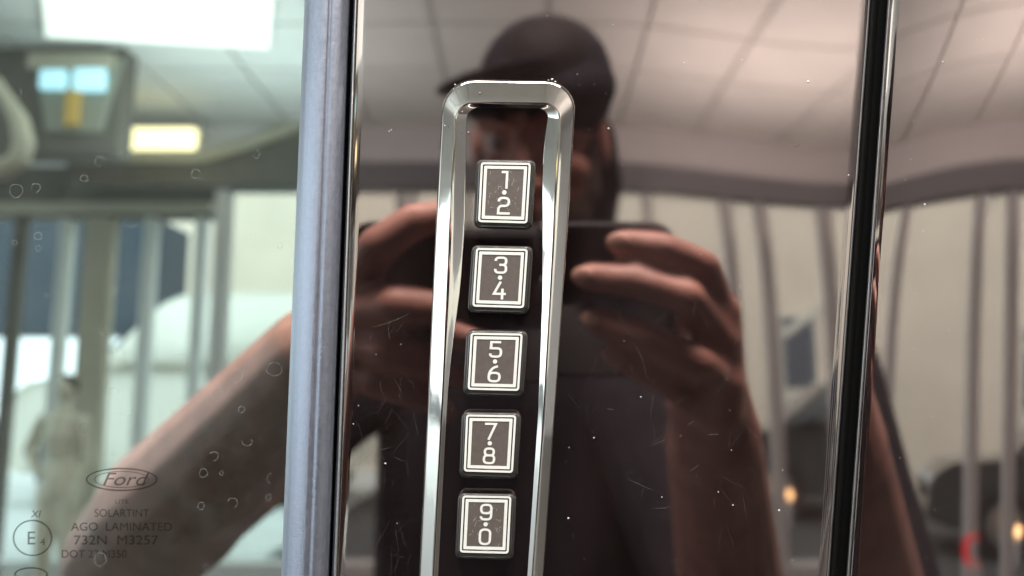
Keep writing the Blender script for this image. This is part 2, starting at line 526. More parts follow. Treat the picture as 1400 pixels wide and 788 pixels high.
column(198, 213, 'mullion_white', 'glazing_bar'); column(268, 282, 'mullion_white', 'glazing_bar'); column(20, 32, 'taupe', 'glazing_bar')
def curve_y(px):
    if px < 265: return 213 - .01 * (265 - px)
    u = (px - 265) / 150.0
    return 213 - 50 * u ** 1.25
def corner_board(nm, m, off0, off1, dy, pxa=90, pxb=430, yb=None):
    rows = []
    for k in range(25):
        px = lerp(pxa, pxb, k / 24)
        t_, b2 = hitY(px, curve_y(px) + off0, LY + dy), hitY(px, (yb if yb else curve_y(px) + off1), LY + dy)
        rows.append([(t_.x, dy, t_.z), (b2.x, dy, b2.z), (b2.x, dy - .08, b2.z), (t_.x, dy - .08, t_.z)])
    obj(nm, grid(rows, close_u=True), m, lw, False)
corner_board('fascia', 'taupe', 6, 0, .86, yb=252)
corner_board('cornice', 'beige', -5, 9, .92)
# ceiling-hung box with a small lit window
HY = -4.1
def hbox(px0, py0, px1, py1):
    p, q = hitY(px0, py0, HY), hitY(px1, py1, HY)
    return Vector(((p.x + q.x) / 2, 0, (p.z + q.z) / 2)), abs(q.x - p.x), abs(p.z - q.z)
c0, w0, h0 = hbox(-80, 64, 156, 206)
blk = thing('hanging_box', 'taupe ceiling-hung box with a small lit blue window, mirrored in the window glass', 'bulkhead', (c0.x, HY, c0.z))
obj('shell', nb((0, -.13, .02), (w0, .16, h0 + .06), .03), 'taupe', blk, False)
def hpart(nm, m, px0, py0, px1, py1, dy, th=.04, bev=.01, top_skew=0):
    c, w, h = hbox(px0, py0, px1, py1)
    bm = nb((c.x - c0.x, dy, c.z - c0.z), (w, th, h), bev)
    if top_skew:
        for v in bm.verts:
            if v.co.z < c.z - c0.z: v.co.x += math.copysign(top_skew, (c.x - c0.x) - v.co.x)
    return obj(nm, bm, m, blk, False)
hpart('window_frame', 'gap_frame', 42, 74, 156, 178, -.04, top_skew=.09)
hpart('window_head', 'beige', 38, 72, 154, 94, .0)
hpart('pane', 'pane_blue', 55, 96, 88, 122, .0); hpart('pane', 'pane_blue', 101, 94, 142, 124, .0)
hpart('window_bar', 'ochre', 90, 124, 106, 172, .0)
# rounded pale loop at the box's end
bm = bmesh.new()
lp_ = [hitY(px, py, -3.6) for px, py in ((-8, 112), (6, 135), (24, 165), (31, 196), (24, 219), (0, 232), (-40, 240))]
chain(bm, lp_, [.03, .035, .045, .05, .05, .05, .05])
lo = obj('hanging_ring', bm, 'beige'); tag(lo, 'pale beige curved hanging loop, mirrored at the window edge', 'loop')

# dark canopy outside the end wall
p, q = hitY(-120, 300, -11), hitY(212, 455, -11)
cn = thing('canopy', 'dark blue grey canopy fascia outside the end wall', 'canopy', ((p.x + q.x) / 2, -11, 0))
obj('fascia', nb((0, -.5, (p.z + q.z) / 2), (q.x - p.x, 1, p.z - q.z), .02), 'canopy', cn, False)
for dx in (-1.2, 1.6):
    obj('post', nb((dx, -.5, q.z / 2 - .04), (.14, .14, q.z + .06), .01), 'mullion', cn, False)

# ------------------------------------------------------------------ shop mannequin, hand on hip
def mannequin():
    base = hitY(76, 690, -4.7); base.z = 0
    t = thing('mannequin', 'slim pale shop mannequin with one hand on the hip, mirrored in the window glass', 'mannequin', base)
    k = hitY(76, 536, -4.7).z / 1.60
    V = lambda x, y, z: Vector((x, y, z)) * k
    bm = bmesh.new()
    ellipsoid(bm, V(.01, .01, 1.62), (.062 * k, .08 * k, .10 * k)); capsule(bm, V(0, 0, 1.54), V(0, 0, 1.42), .036, .04)
    chain(bm, [V(0, 0, 1.36), V(0, .01, 1.27), V(.01, 0, 1.10), V(.02, 0, .96), V(.02, 0, .88)], [.085, .10, .075, .105, .105])
    for s in (-1, 1):
        capsule(bm, V(0, 0, 1.39), V(s * .145, 0, 1.38), .05, .045)
        chain(bm, [V(.02 + s * .065, 0, .88), V(.02 + s * .08, .03, .5), V(.02 + s * .10, -.02, .08)], [.085, .052, .034])
        capsule(bm, V(.02 + s * .10, -.03, .05), V(.02 + s * .11, .13, .03), .034, .026)
    chain(bm, [V(-.155, 0, 1.37), V(-.265, -.04, 1.16), V(-.13, .07, 1.02), V(-.07, .09, 1.0)], [.042, .034, .024, .022])
    chain(bm, [V(.155, 0, 1.37), V(.20, -.02, 1.1), V(.17, .06, .88), V(.165, .08, .78)], [.042, .034, .024, .022])
    obj('body', fuse(bm, .008, 4), 'mannequin', t)
    bm = bmesh.new(); ellipsoid(bm, V(.01, -.01, 1.645), (.068 * k, .085 * k, .09 * k)); obj('wig', bm, 'beard', t)
    bm = bmesh.new(); bmesh.ops.create_cone(bm, cap_ends=True, segments=32, radius1=.2, radius2=.19, depth=.02); bmesh.ops.translate(bm, vec=(0, .02, .01), verts=bm.verts)
    obj('base_plate', bm, 'rim', t, False)
mannequin()

# ------------------------------------------------------------------ the photographer
def photographer():
    H = M(737, 196, .80)
    base = Vector((H.x, H.y - .05, 0))
    t = thing('person', 'person in a dark cap and dark shirt photographing the keypad, mirrored in the pillar', 'person', base)
    hr = Matrix.Rotation(math.radians(16), 3, 'Z') @ Matrix.Rotation(math.radians(-24), 3, 'X')
    def h(x, y, z): return H + hr @ Vector((x, y, z))
    hr4 = hr.to_4x4()
    bm = bmesh.new()
    ellipsoid(bm, h(0, -.012, .025), (.074, .095, .098), hr4)
    ellipsoid(bm, h(0, .018, -.045), (.062, .075, .072), hr4)
    ellipsoid(bm, h(0, .062, -.098), (.030, .024, .024), hr4)
    chain(bm, [h(0, .086, .022), h(0, .103, -.02), h(0, .108, -.032)], [.009, .012, .015])
    for s in (-1, 1):
        capsule(bm, h(s * .010, .084, .034), h(s * .044, .070, .036), .012, .012)
        capsule(bm, h(s * .040, .064, -.020), h(s * .050, .045, -.03), .017, .018)
        capsule(bm, h(s * .012, .1, -.036), h(s * .014, .096, -.037), .009, .008)
        ellipsoid(bm, h(s * .077, -.005, -.005), (.010, .02, .032), hr4)
    capsule(bm, h(-.02, .084, -.066), h(.02, .084, -.066), .009, .009)
    capsule(bm, h(-.016, .084, -.078), h(.016, .084, -.078), .010, .010)
    N = H + Vector((-.03, -.06, -.19))
    capsule(bm, h(0, -.02, -.06), N, .056, .062)
    SR, SL = N + Vector((.135, .02, -.07)), N + Vector((-.17, .02, -.07))
    P = Vector((N.x, N.y, .95))
    chain(bm, [N + Vector((0, 0, -.12)), P + Vector((0, 0, .15)), P], [.11, .10, .11])
    for s in (-1, 1):
        capsule(bm, N + Vector((s * .05, 0, -.16)), P + Vector((s * .05, 0, .05)), .10, .095)
        capsule(bm, N + Vector((0, 0, -.03)), (SR if s > 0 else SL), .062, .056)
        chain(bm, [P + Vector((s * .09, 0, -.02)), P + Vector((s * .11, .03, -.45)), P + Vector((s * .12, -.01, -.87))], [.10, .062, .045])
        capsule(bm, Vector((P.x + s * .12, P.y - .02, .045)), Vector((P.x + s * .14, P.y + .16, .035)), .045, .035)
    # right arm and hand
    wR, eR = M(968, 600, .228), M(1000, 900, .41)
    chain(bm, [SR, lerp(SR, eR, .5), eR], [.052, .045, .036])
    chain(bm, [eR, lerp(eR, wR, .3), lerp(eR, wR, .75), wR], [.036, .037, .029, .0245])
    capsule(bm, M(958, 510, .208), wR, .019, .024)
    capsule(bm, M(945, 545, .214), wR, .016, .022)
    R = {
        'index': [(852, 333, .181), (905, 339, .175), (956, 362, .178), (972, 425, .197)],
        'middle': [(806, 379, .181), (868, 386, .172), (934, 406, .170), (972, 462, .195)],
        'ring': [(818, 440, .181), (880, 461, .172), (946, 496, .172), (975, 522, .197)],
        'pinky': [(842, 488, .182), (884, 510, .178), (934, 540, .180), (974, 560, .202)]}
    rr = {'index': (.0070, .0076, .0083, .0102), 'middle': (.0070, .0076, .0083, .0105), 'ring': (.0070, .0076, .0083, .0102), 'pinky': (.0062, .0068, .0076, .0095)}
    mcp = []
    for k, pts in R.items():
        ws = [M(*p) for p in pts]
        chain(bm, ws, rr[k]); mcp.append(ws[-1])
        capsule(bm, ws[-1], wR, .0125, .018)
    chain(bm, [M(985, 590, .225), M(965, 500, .222), M(930, 430, .211), M(880, 405, .207)], [.018, .014, .010, .0085])
    # left arm and hand
    wL, eL = M(430, 492, .222), M(165, 770, .40)
    chain(bm, [SL, lerp(SL, eL, .5), eL], [.058, .054, .046])
    chain(bm, [eL, lerp(eL, wL, .3), lerp(eL, wL, .75), wL], [.046, .050, .036, .029])
    Lf = {
        'index': [(606, 296, .181), (566, 303, .174), (516, 338, .172), (482, 395, .192)],
        'middle': [(652, 441, .181), (600, 424, .174), (540, 418, .168), (474, 428, .190)],
        'ring': [(640, 506, .183), (590, 494, .176), (532, 480, .172), (470, 466, .192)],
        'pinky': [(600, 552, .185), (560, 538, .180), (515, 522, .180), (466, 500, .198)]}
    rl = {'index': (.0075, .0085, .0095, .011), 'middle': (.0076, .0088, .0098, .011), 'ring': (.0074, .0084, .0092, .0105), 'pinky': (.0062, .0070, .0078, .0095)}
    for k, pts in Lf.items():
        ws = [M(*p) for p in pts]
        chain(bm, ws, rl[k])
        capsule(bm, ws[-1], wL, .0125, .019)
    chain(bm, [M(425, 480, .222), M(470, 440, .222), M(520, 410, .212), M(575, 405, .207)], [.018, .014, .010, .0085])
    print('forearm R', (eR - wR).length, 'upper R', (SR - eR).length, 'forearm L', (eL - wL).length, 'upper L', (SL - eL).length, 'head', H, 'SR', SR, 'eR', eR, 'eL', eL)
    for v in bm.verts: v.co -= base
    obj('body', fuse(bm, .0026, 5), 'skin', t)
    # nails
    for dct, rd in ((R, rr), (Lf, rl)):
        for k, pts in dct.items():
            a, b2 = M(*pts[0]), M(*pts[1])
            d = (a - b2).normalized()
            nrm = (CARM.to_3x3() @ Vector((0, 1, 0)))
            nrm = (nrm - d * nrm.dot(d)).normalized()
            x = d.cross(nrm)
            rot = Matrix((x, d, nrm)).transposed().to_4x4()
            bm = bmesh.new()
            ellipsoid(bm, a + d * .001 + nrm * rd[k][0] * .80 - base, (.0048, .006, .0018), rot, 12)
            obj('fingernail', bm, 'nail', t)
    # ring
    a, b2 = M(*Lf['ring'][2]), M(*Lf['ring'][3])
    c = lerp(a, b2, .62); d = (a - b2).normalized()
    x = d.orthogonal().normalized(); y = d.cross(x)
    rows = []
    for i in range(28):
        an = i * 2 * math.pi / 28; rd = x * math.cos(an) + y * math.sin(an)
        rows.append([c + rd * (.0116 + .0016 * math.cos(q)) + d * (.0036 * math.sin(q)) - base for q in [j * math.pi / 4 for j in range(8)]])
    obj('finger_ring', grid(rows, True, True), 'gold', t)
    # hair, brows, beard, eyes
    rnd = random.Random(3)
    bm = bmesh.new()
    ellipsoid(bm, h(.004, -.022, .042), (.080, .098, .078), hr4)
    ellipsoid(bm, h(.022, .008, .088), (.060, .082, .056), hr4)
    ellipsoid(bm, h(-.030, .045, .068), (.052, .050, .030), hr4 @ Matrix.Rotation(math.radians(-20), 4, 'Y'))
    chain(bm, [h(.066, -.02, .0), h(.066, -.035, -.06), h(.056, -.045, -.125)], [.026, .027, .018])
    chain(bm, [h(-.06, -.03, .0), h(-.056, -.045, -.10)], [.026, .018])
    ellipsoid(bm, h(.004, .060, .076), (.060, .034, .028), hr4)
    ellipsoid(bm, h(0, -.045, -.012), (.086, .072, .085), hr4)
    for v in bm.verts: v.co -= base
    obj('hair', fuse(bm, .0035, 3), 'hair', t)
    bm = bmesh.new()
    ellipsoid(bm, h(.014, -.012, .066), (.083, .100, .082), hr4)
    ellipsoid(bm, h(.018, .0, .060), (.084, .098, .050), hr4)
    for v in bm.verts: v.co -= base
    cap = obj('cap', fuse(bm, .0035, 5), 'cap', t)
    bm = bmesh.new()
    br = hr4 @ Matrix.Rotation(math.radians(28), 4, 'Z') @ Matrix.Rotation(math.radians(2), 4, 'X') @ Matrix.Rotation(math.radians(-12), 4, 'Y')
    ellipsoid(bm, h(-.022, .076, .083), (.070, .070, .008), br)
    for v in bm.verts: v.co -= base
    obj('brim', bm, 'cap', cap)
    for s in (-1, 1):
        bm = bmesh.new()
        chain(bm, [h(s * .014, .098, .038) - base, h(s * .034, .091, .045) - base, h(s * .052, .074, .040) - base], [.0045, .005, .003])
        obj('eyebrow', bm, 'hair', t)
        bm = bmesh.new(); ellipsoid(bm, h(s * .031, .069, .012) - base, (.0125,) * 3); e = obj('eye', bm, 'eye', t)
        bm = bmesh.new(); ellipsoid(bm, h(s * .031, .0785, .010) - base, (.0055, .004, .0055)); obj('iris', bm, 'iris', e)
    bm = bmesh.new()
    ellipsoid(bm, h(0, .022, -.078), (.064, .074, .052), hr4)
    ellipsoid(bm, h(0, .060, -.108), (.038, .032, .034), hr4)
    for s in (-1, 1): capsule(bm, h(s * .064, .012, -.01), h(s * .056, .02, -.06), .011, .02)
    for v in bm.verts:
        v.co -= base
    obj('beard', fuse(bm, .004, 3), 'beard', t)
    # clothes
    bm = bmesh.new()
    chain(bm, [N + Vector((0, 0, -.12)), P + Vector((0, 0, .15)), P], [.142, .136, .146])
    for s, S, e in ((1, SR, eR), (-1, SL, eL)):
        capsule(bm, N + Vector((s * .05, 0, -.16)), P + Vector((s * .05, 0, .0)), .122, .120)
        capsule(bm, N + Vector((0, -.005, -.05)), S, .068, .064)
        chain(bm, [S, lerp(S, e, .86 if s > 0 else .55)], [.066, .056])
    for v in bm.verts:
        v.co += (noise.noise_vector(v.co * 9) * .012); v.co -= base
    obj('shirt', fuse(bm, .006, 3), 'shirt', t)
    bm = bmesh.new()
    for s in (-1, 1):
        chain(bm, [P + Vector((s * .07, 0, -.02)), P + Vector((s * .11, .03, -.45)), P + Vector((s * .12, -.01, -.84))], [.128, .085, .07])
    for v in bm.verts: v.co -= base
    obj('jeans', fuse(bm, .010, 3), 'jeans', t)
    for s in (-1, 1):
        bm = bmesh.new()
        capsule(bm, Vector((P.x + s * .12, P.y - .03, .052)) - base, Vector((P.x + s * .14, P.y + .17, .045)) - base, .055, .045)
        for v in bm.verts: v.co.z = max(v.co.z, .0)
        obj('shoe', bm, 'shoe', t)
photographer()

# the phone in the hands, seen from behind in the pillar
def phone():
    a, b2 = W(476, 306, .1925), W(922, 306, .1925)
    c_, d_ = W(700, 303, .1925), W(700, 516, .1925)
    wdt, hgt = b2.x - a.x, c_.z - d_.z
    ctr = CARM @ Vector(((a.x + b2.x) / 2, -.1940, (c_.z + d_.z) / 2))
    t = thing('phone', 'dark smartphone held sideways in both hands, mirrored in the pillar', 'phone', ctr)
    t.rotation_euler.x = -TAU
    def slab(w, h, th, r, y, rim=.002):
        bm = bmesh.new()
        ol = []
        for sx, sz, a0 in ((1, 1, 0), (-1, 1, 90), (-1, -1, 180), (1, -1, 270)):
            for k in range(9):
                an = math.radians(a0 + k * 90 / 8)
                ol.append((sx * (w / 2 - r) + r * math.cos(an), sz * (h / 2 - r) + r * math.sin(an)))
        rows = []
        for ins, yy in ((rim, -th / 2), (rim * .3, -th / 2 + rim * .3), (0, -th / 2 + rim), (0, th / 2 - rim), (rim * .3, th / 2 - rim * .3), (rim, th / 2)):
            rows.append([(x * (1 - 2 * ins / w), y + yy, z * (1 - 2 * ins / h)) for x, z in ol])
        grid(rows, close_u=True, bm=bm)
        bm.verts.ensure_lookup_table(); n = len(ol)
        bm.faces.new([bm.verts[i] for i in range(n)]); bm.faces.new([bm.verts[5 * n + i] for i in range(n)][::-1])
        return bm
    obj('back_shell', slab(wdt, hgt, .006, .011, 0), 'phone', t)
    obj('screen', slab(wdt - .004, hgt - .004, .0016, .009, -.0036, .0005), 'phone_glass', t)
    cz = CAM.z - (c_.z + d_.z) / 2
    for dx, dz in ((.016, 0), (.016, -.016)):
        bm = bmesh.new()
        bmesh.ops.create_cone(bm, cap_ends=True, segments=24, radius1=.0055, radius2=.0055, depth=.0012)
        bmesh.ops.rotate(bm, matrix=Matrix.Rotation(math.pi / 2, 3, 'X'), verts=bm.verts)
        bmesh.ops.translate(bm, vec=(-(a.x + b2.x) / 2 + dx, .0034, cz + dz), verts=bm.verts)
        obj('lens', bm, 'phone_glass', t)
phone()

# =================================================================== THE CAR SIDE
car = thing('car', 'glossy black car side with tinted window, satin trim strip and dark door pillar', 'car', ORIGIN)
car.rotation_euler.x = -TAU

Y0, Y1 = -420, 1220       # the strips run on above and below the picture
def edge(top, bot): return lambda py: lerp(top, bot, py / 788.0)
def strip(profile, l, r, ny=90, depth=None):
    rows = []
    for i in range(ny + 1):
        py = lerp(Y0, Y1, i / ny)
        a, b = l(py), r(py)
        row = []
        for s, y in profile:
            px = lerp(a, b, s)
            row.append(W(px, py, y + (depth(px, py) if depth else 0)))
        rows.append(row)
    return grid(rows)

def rolled(n, w, r, drop):
    """flat face with rolled edges: w = share of the width the roll takes"""
    pr = []
    for k in range(7):
        a = (1 - k / 6) * math.pi / 2
        pr.append((w * (1 - math.sin(a)), r * (1 - math.cos(a)) + (drop if k == 0 else 0)))
    for k in range(1, n): pr.append((lerp(w, 1 - w, k / n), 0))
    for k in range(7):
        a = (k / 6) * math.pi / 2
        pr.append((1 - w * (1 - math.sin(a)), r * (1 - math.cos(a)) + (drop if k == 6 else 0)))
    return pr

# window glass
gl = obj('window_glass', strip([(k / 20, .006) for k in range(21)], lambda y: -700, edge(424, 392), 60), 'tinted_glass', car)
bm = bmesh.new()          # the rest of the car, beside and behind the pillar
lay = [(.30, -.34), (.95, -.30), (1.05, .16), (1.72, .42), (1.80, .62), (1.80, 1.5), (1.0, 1.9), (.30, 1.9)]
IC = CARM.inverted()
rows = [[IC @ Vector((x, y + .40, z)) for z, y in lay] for x in (-2.3, -1.5, 1.5, 2.3)]
grid(rows, bm=bm)
obj('body_shell', bm, 'interior', car)
obj('interior_lining', strip([(0, .30), (.5, .32), (1, .30)], lambda y: -1600, lambda y: 1200, 4), 'interior', car)

# satin trim
prof = []
key = [(0, .0075), (.02, .003), (.06, -.0004), (.12, -.0018), (.22, -.0030), (.34, -.0038), (.46, -.0042), (.52, -.0041), (.555, -.0037), (.59, -.0036), (.63, -.0039), (.70, -.0039), (.82, -.0033), (.92, -.0022), (.975, -.0008), (1, .006)]
for (s0, y0), (s1, y1) in zip(key[:-1], key[1:]):
    for k in range(4): prof.append((lerp(s0, s1, k / 4), lerp(y0, y1, k / 4)))
prof.append(key[-1])
# soften the profile
for it in range(3):
    prof = [prof[0]] + [(prof[i][0], (prof[i - 1][1] + 2 * prof[i][1] + prof[i + 1][1]) / 4) for i in range(1, len(prof) - 1)] + [prof[-1]]
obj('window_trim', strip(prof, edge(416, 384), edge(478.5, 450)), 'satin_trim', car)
obj('gap_lining', strip([(0, .007), (.5, .008), (1, .007)], edge(470, 440), edge(500, 470), 8), 'gap_black', car)
pr = [(0, .004)] + [(k / 8, .0006 - .0010 * math.sin(math.pi * k / 8)) for k in range(9)] + [(1, .004)]
obj('edge_molding', strip(pr, edge(483.5, 453.5), edge(489, 461.5)), 'bright_edge', car)

# pillar panel
def upper(px, py):
    z = W(px, py).z - W(px, 250).z
    return z if z > 0 else -.02 * (1 - math.exp(z / .02))
def pil_depth(px, py):
    # pressed panel, very slightly twisted towards its rear edge
    t = max(0.0, (px - 820) / 360.0)
    t = min(t, 1.0)
    return math.radians(.85) * t * t * (3 - 2 * t) * upper(px, py)
PANEL_L, PANEL_R = edge(488, 460.5), edge(1188, 1131)
panel = obj('pillar_panel', strip(rolled(60, .003, .0010, .004), PANEL_L, PANEL_R, 110, pil_depth), 'gloss_black', car)

# rubber seal in the door gap
pr = []
for k in range(21):
    s = k / 20
    pr.append((s, .0035 - .0012 * math.sin(math.pi * min(1, s * 2)) - .0006 * math.sin(math.pi * s)))
obj('door_seal', strip(pr, edge(1184, 1128), edge(1220, 1164)), 'rubber', car)

# rear door panel, turned a little towards the pillar
DOOR_L = edge(1218, 1162)
TY = math.tan(math.radians(8.5))
def door_depth(px, py):
    e = px - DOOR_L(py)
    t = max(0.0, 1 - e / 190.0)
    X = e * DIST / FPX
    return -TY * X + .44 * X * X + math.radians(.7) * t * t * upper(px, py)
door = obj('door_panel', strip(rolled(60, .003, .0010, .004), DOOR_L, lambda y: DOOR_L(y) + 640, 110, door_depth), 'door_black', car)

obj('edge_molding', strip([(0, .002)] + [(k / 8, .0002 - .0003 * math.sin(math.pi * k / 8)) for k in range(9)] + [(1, .004)], edge(1187, 1129.5), edge(1190, 1133.5)), 'dull_edge', car)
obj('edge_molding', strip([(0, .002)] + [(k / 8, .0002 - .0006 * math.sin(math.pi * k / 8)) for k in range(9)] + [(1, .002)], edge(1213.5, 1157), edge(1219, 1162.5)), 'dull_edge', car)

def hit_door(px, py, Y):
    e = 1.0
    p = W(px, py, door_depth(px, py)); a = W(px + e, py, door_depth(px + e, py)); b = W(px, py + e, door_depth(px, py + e))
    n = (a - p).cross(b - p).normalized()
    r = (p - CAM).normalized(); r = r - n * (2 * r.dot(n))
    o, d = CARM @ p, CARM.to_3x3() @ r
    return o + d * ((Y - o.y) / d.y)
p = hit_door(1330, 752, -4.9)
st = thing('stool', 'small red shell stool on the showroom floor, mirrored in the door', 'stool', (p.x, -4.9, 0))
bm = bmesh.new()
chain(bm, [Vector((.05 * math.cos(a), .02 * math.sin(a * .5), p.z + .08 * math.sin(a))) for a in [math.radians(60 + 24 * k) for k in range(11)]], [.012] * 3 + [.018] * 5 + [.012] * 3)
obj('seat', fuse(bm, .01, 2), 'tail_red', st)
for a in range(4):
    bm = bmesh.new(); capsule(bm, Vector((.03 * math.cos(a * 1.57), .03 * math.sin(a * 1.57), p.z - .065)), Vector((.1 * math.cos(a * 1.57), .1 * math.sin(a * 1.57), .012)), .012, .012, 8); obj('leg', bm, 'mullion', st)

# ------------------------------------------------------------------ writing etched on the glass
def text_mesh(txt, size, shear=0.0):
    cu = bpy.data.curves.new('t', 'FONT')
    cu.body = txt; cu.size = size; cu.align_x = 'CENTER'; cu.shear = shear
    o = bpy.data.objects.new('t', cu); COL.objects.link(o)
    dg = bpy.context.evaluated_depsgraph_get()
    me = bpy.data.meshes.new_from_object(o.evaluated_get(dg))
    bpy.data.objects.remove(o); bpy.data.curves.remove(cu)
    return me
def glass_text(txt, px, py, size, shear=0, slope=.0, wide=1.0):
    me = text_mesh(txt, size, shear)
    for v in me.vertices:
        v.co = W(px + v.co.x * wide, py - v.co.y + slope * v.co.x, .00585)
    return obj('lettering', me, 'glass_print', gl, False)
glass_text('Ford', 168, 664, 25, .35, 0, 1.25)
glass_text('LITE', 166, 689, 8, 0, 0, 1.3)
glass_text('SOLARTINT', 166, 707, 15, 0, 0, .95)
glass_text('AGO  LAMINATED', 166, 726, 16, 0, 0, 1.05)
glass_text('732N  M3257', 158, 745, 18, 0, 0, 1.15)
glass_text('DOT 27 M350', 128, 763, 15, 0, 0, 1.0)
glass_text('XI', 48, 708, 14, .2)
glass_text('E', 42, 745, 26, 0); glass_text('4', 58, 746, 14)
def oval(cx, cy, rx, ry, w, nm='emblem_ring', rot=0):
    rows = []
    for i in range(60):
        a = i * 2 * math.pi / 60
        rows.append([W(cx + (rx + k) * math.cos(a), cy + (ry + k) * math.sin(a), .00585) for k in (-w / 2, w / 2)])
    return obj(nm, grid(rows, close_v=True), 'glass_print', gl, False)
oval(166, 656, 48, 15, 2.0); oval(166, 656, 37, 11, 1.0)
oval(44, 736, 26, 24, 2.0); oval(42, 786, 22, 9, 2)

# dried water spots
rnd = random.Random(11)
bm = bmesh.new()
spots = [(22, 261, 9), (49, 257, 6), (136, 221, 6.5), (350, 211, 5.5), (268, 238, 6), (115, 244, 4.5), (52, 323, 5), (52, 340, 4), (180, 303, 8), (142, 452, 6),
 (90, 429, 5), (157, 395, 4), (155, 350, 3.5), (245, 495, 11), (375, 505, 9), (323, 513, 9), (297, 537, 9), (154, 537, 6), (171, 563, 7), (114, 586, 6), (338, 603, 7),
 (292, 624, 6), (278, 647, 6), (303, 647, 3), (370, 654, 6), (275, 692, 5), (318, 688, 7), (367, 680, 4), (353, 740, 6), (137, 765, 9), (282, 775, 4), (190, 35, 6),
 (24, 127, 5.5), (153, 621, 3), (20, 332, 3), (63, 404, 2.5), (235, 565, 3), (345, 325, 4), (382, 336, 4), (330, 560, 4), (210, 600, 3)]
for cx, cy, r in spots:
    ph = rnd.uniform(0, 6); sq = rnd.uniform(.8, 1.15)
    arc = rnd.uniform(.55, 1.0) if r > 5 else 1.0
    rows = []
    n = 44
    for i in range(n + 1):
        a = ph + arc * i * 2 * math.pi / n
        rv = r * (1 + .05 * math.sin(3 * a + ph) + .03 * math.sin(5 * a))
        w = .55 + .45 * math.sin(a * 2 + ph) ** 2
        rows.append([W(cx + sq * (rv + k * w) * math.cos(a), cy + (rv + k * w) * math.sin(a), .0057) for k in (-.5, .5)])
    grid(rows, bm=bm)
obj('water_spots', bm, 'water_spot', gl, False, kind='stuff')

# dust and hairline scratches
def speck(bm, px, py, r, y):
    c = W(px, py, y); k = .85 * r * DIST / FPX
    n = 7; a0 = rnd.uniform(0, 6)
    base = [bm.verts.new(c + Vector((k * rnd.uniform(.6, 1.2) * math.cos(a0 + i * 2 * math.pi / n), 0, k * rnd.uniform(.6, 1.2) * math.sin(a0 + i * 2 * math.pi / n)))) for i in range(n)]
    top = bm.verts.new(c + Vector((0, -k * .8, 0)))
    for i in range(n): bm.faces.new((base[i], base[(i + 1) % n], top))
def hairline(bm, px, py, ln, ang, y, w=.35, bend=.1):
    rows = []
    for i in range(9):
        t = i / 8 - .5
        x = px + ln * t * math.cos(ang) - bend * ln * t * t * math.sin(ang)
        yy = py + ln * t * math.sin(ang) + bend * ln * t * t * math.cos(ang)
        ww = w * (1 - abs(2 * t) ** 3 * .8)
        yd = y + pil_depth(x, yy)
        rows.append([W(x - ww * math.sin(ang), yy + ww * math.cos(ang), yd), W(x + ww * math.sin(ang), yy - ww * math.cos(ang), yd)])
    grid(rows, bm=bm)
bm = bmesh.new()
for px, py, r in [(1105, 112, 2.2), (986, 88, 1), (1160, 240, 1.5), (1014, 82, 1.0), (935, 86, 1.2), (838, 34, 1), (532, 180, 1.3), (535, 178, 1), (748, 22, 1), (832, 176, 1.6), (958, 348, 1),
    (1012, 392, 1.1), (876, 543, 1.2), (812, 599, 1.2), (778, 612, 1), (777, 709, 2.0), (1000, 616, 1), (982, 673, 1), (1002, 691, 1.2), (1065, 698, 1.8), (1070, 643, 1), (1083, 766, 1), (527, 634, 1.6), (483, 580, 1.1), (490, 555, 1), (905, 680, 1)]:
    speck(bm, px, py, r, pil_depth(px, py) - .00005)
for i in range(40):
    px, py = rnd.uniform(500, 1125), rnd.uniform(5, 785)
    speck(bm, px, py, rnd.uniform(.35, .75), pil_depth(px, py) - .00005)
obj('dust', bm, 'dust', panel, False, kind='stuff')
bm = bmesh.new()
for a in [(520, 615, 30, -.1), (505, 622, 40, -.75), (545, 628, 14, .4), (875, 663, 36, .42), (905, 695, 26, -.08), (835, 560, 12, .1), (945, 578, 14, -.5), (900, 605, 24, -.45), (975, 594, 18, -.05),
          (950, 640, 16, -.6), (535, 440, 55, -.35), (1000, 355, 14, .2), (1090, 200, 10, -.3)]:
    hairline(bm, *a, -.00006, .45, rnd.uniform(-.3, .3))
for i in range(120):
    px = rnd.choice((rnd.uniform(470, 570), rnd.uniform(770, 1100)))
    hairline(bm, px, rnd.uniform(420, 780), rnd.uniform(6, 50), rnd.gauss(1.5, .5), -.00006, rnd.uniform(.12, .26), rnd.uniform(-.3, .3))
obj('scratches', bm, 'scratch', panel, False, kind='stuff')
bm = bmesh.new()
for px, py, r in [(1264, 280, 2.2), (1289, 85, 1.2), (1320, 165, 1), (1350, 300, 1)]: speck(bm, px, py, r, door_depth(px, py) - .00005)
for i in range(30):
    px, py = rnd.uniform(1225, 1395), rnd.uniform(5, 785)
    speck(bm, px, py, rnd.uniform(.4, .8), door_depth(px, py) - .00005)
obj('dust', bm, 'dust', door, False, kind='stuff')

# =================================================================== THE KEYPAD
kp = thing('keypad', 'chrome framed entry keypad with five numbered buttons on the black pillar', 'keypad', ORIGIN)
kp.rotation_euler.x = -TAU

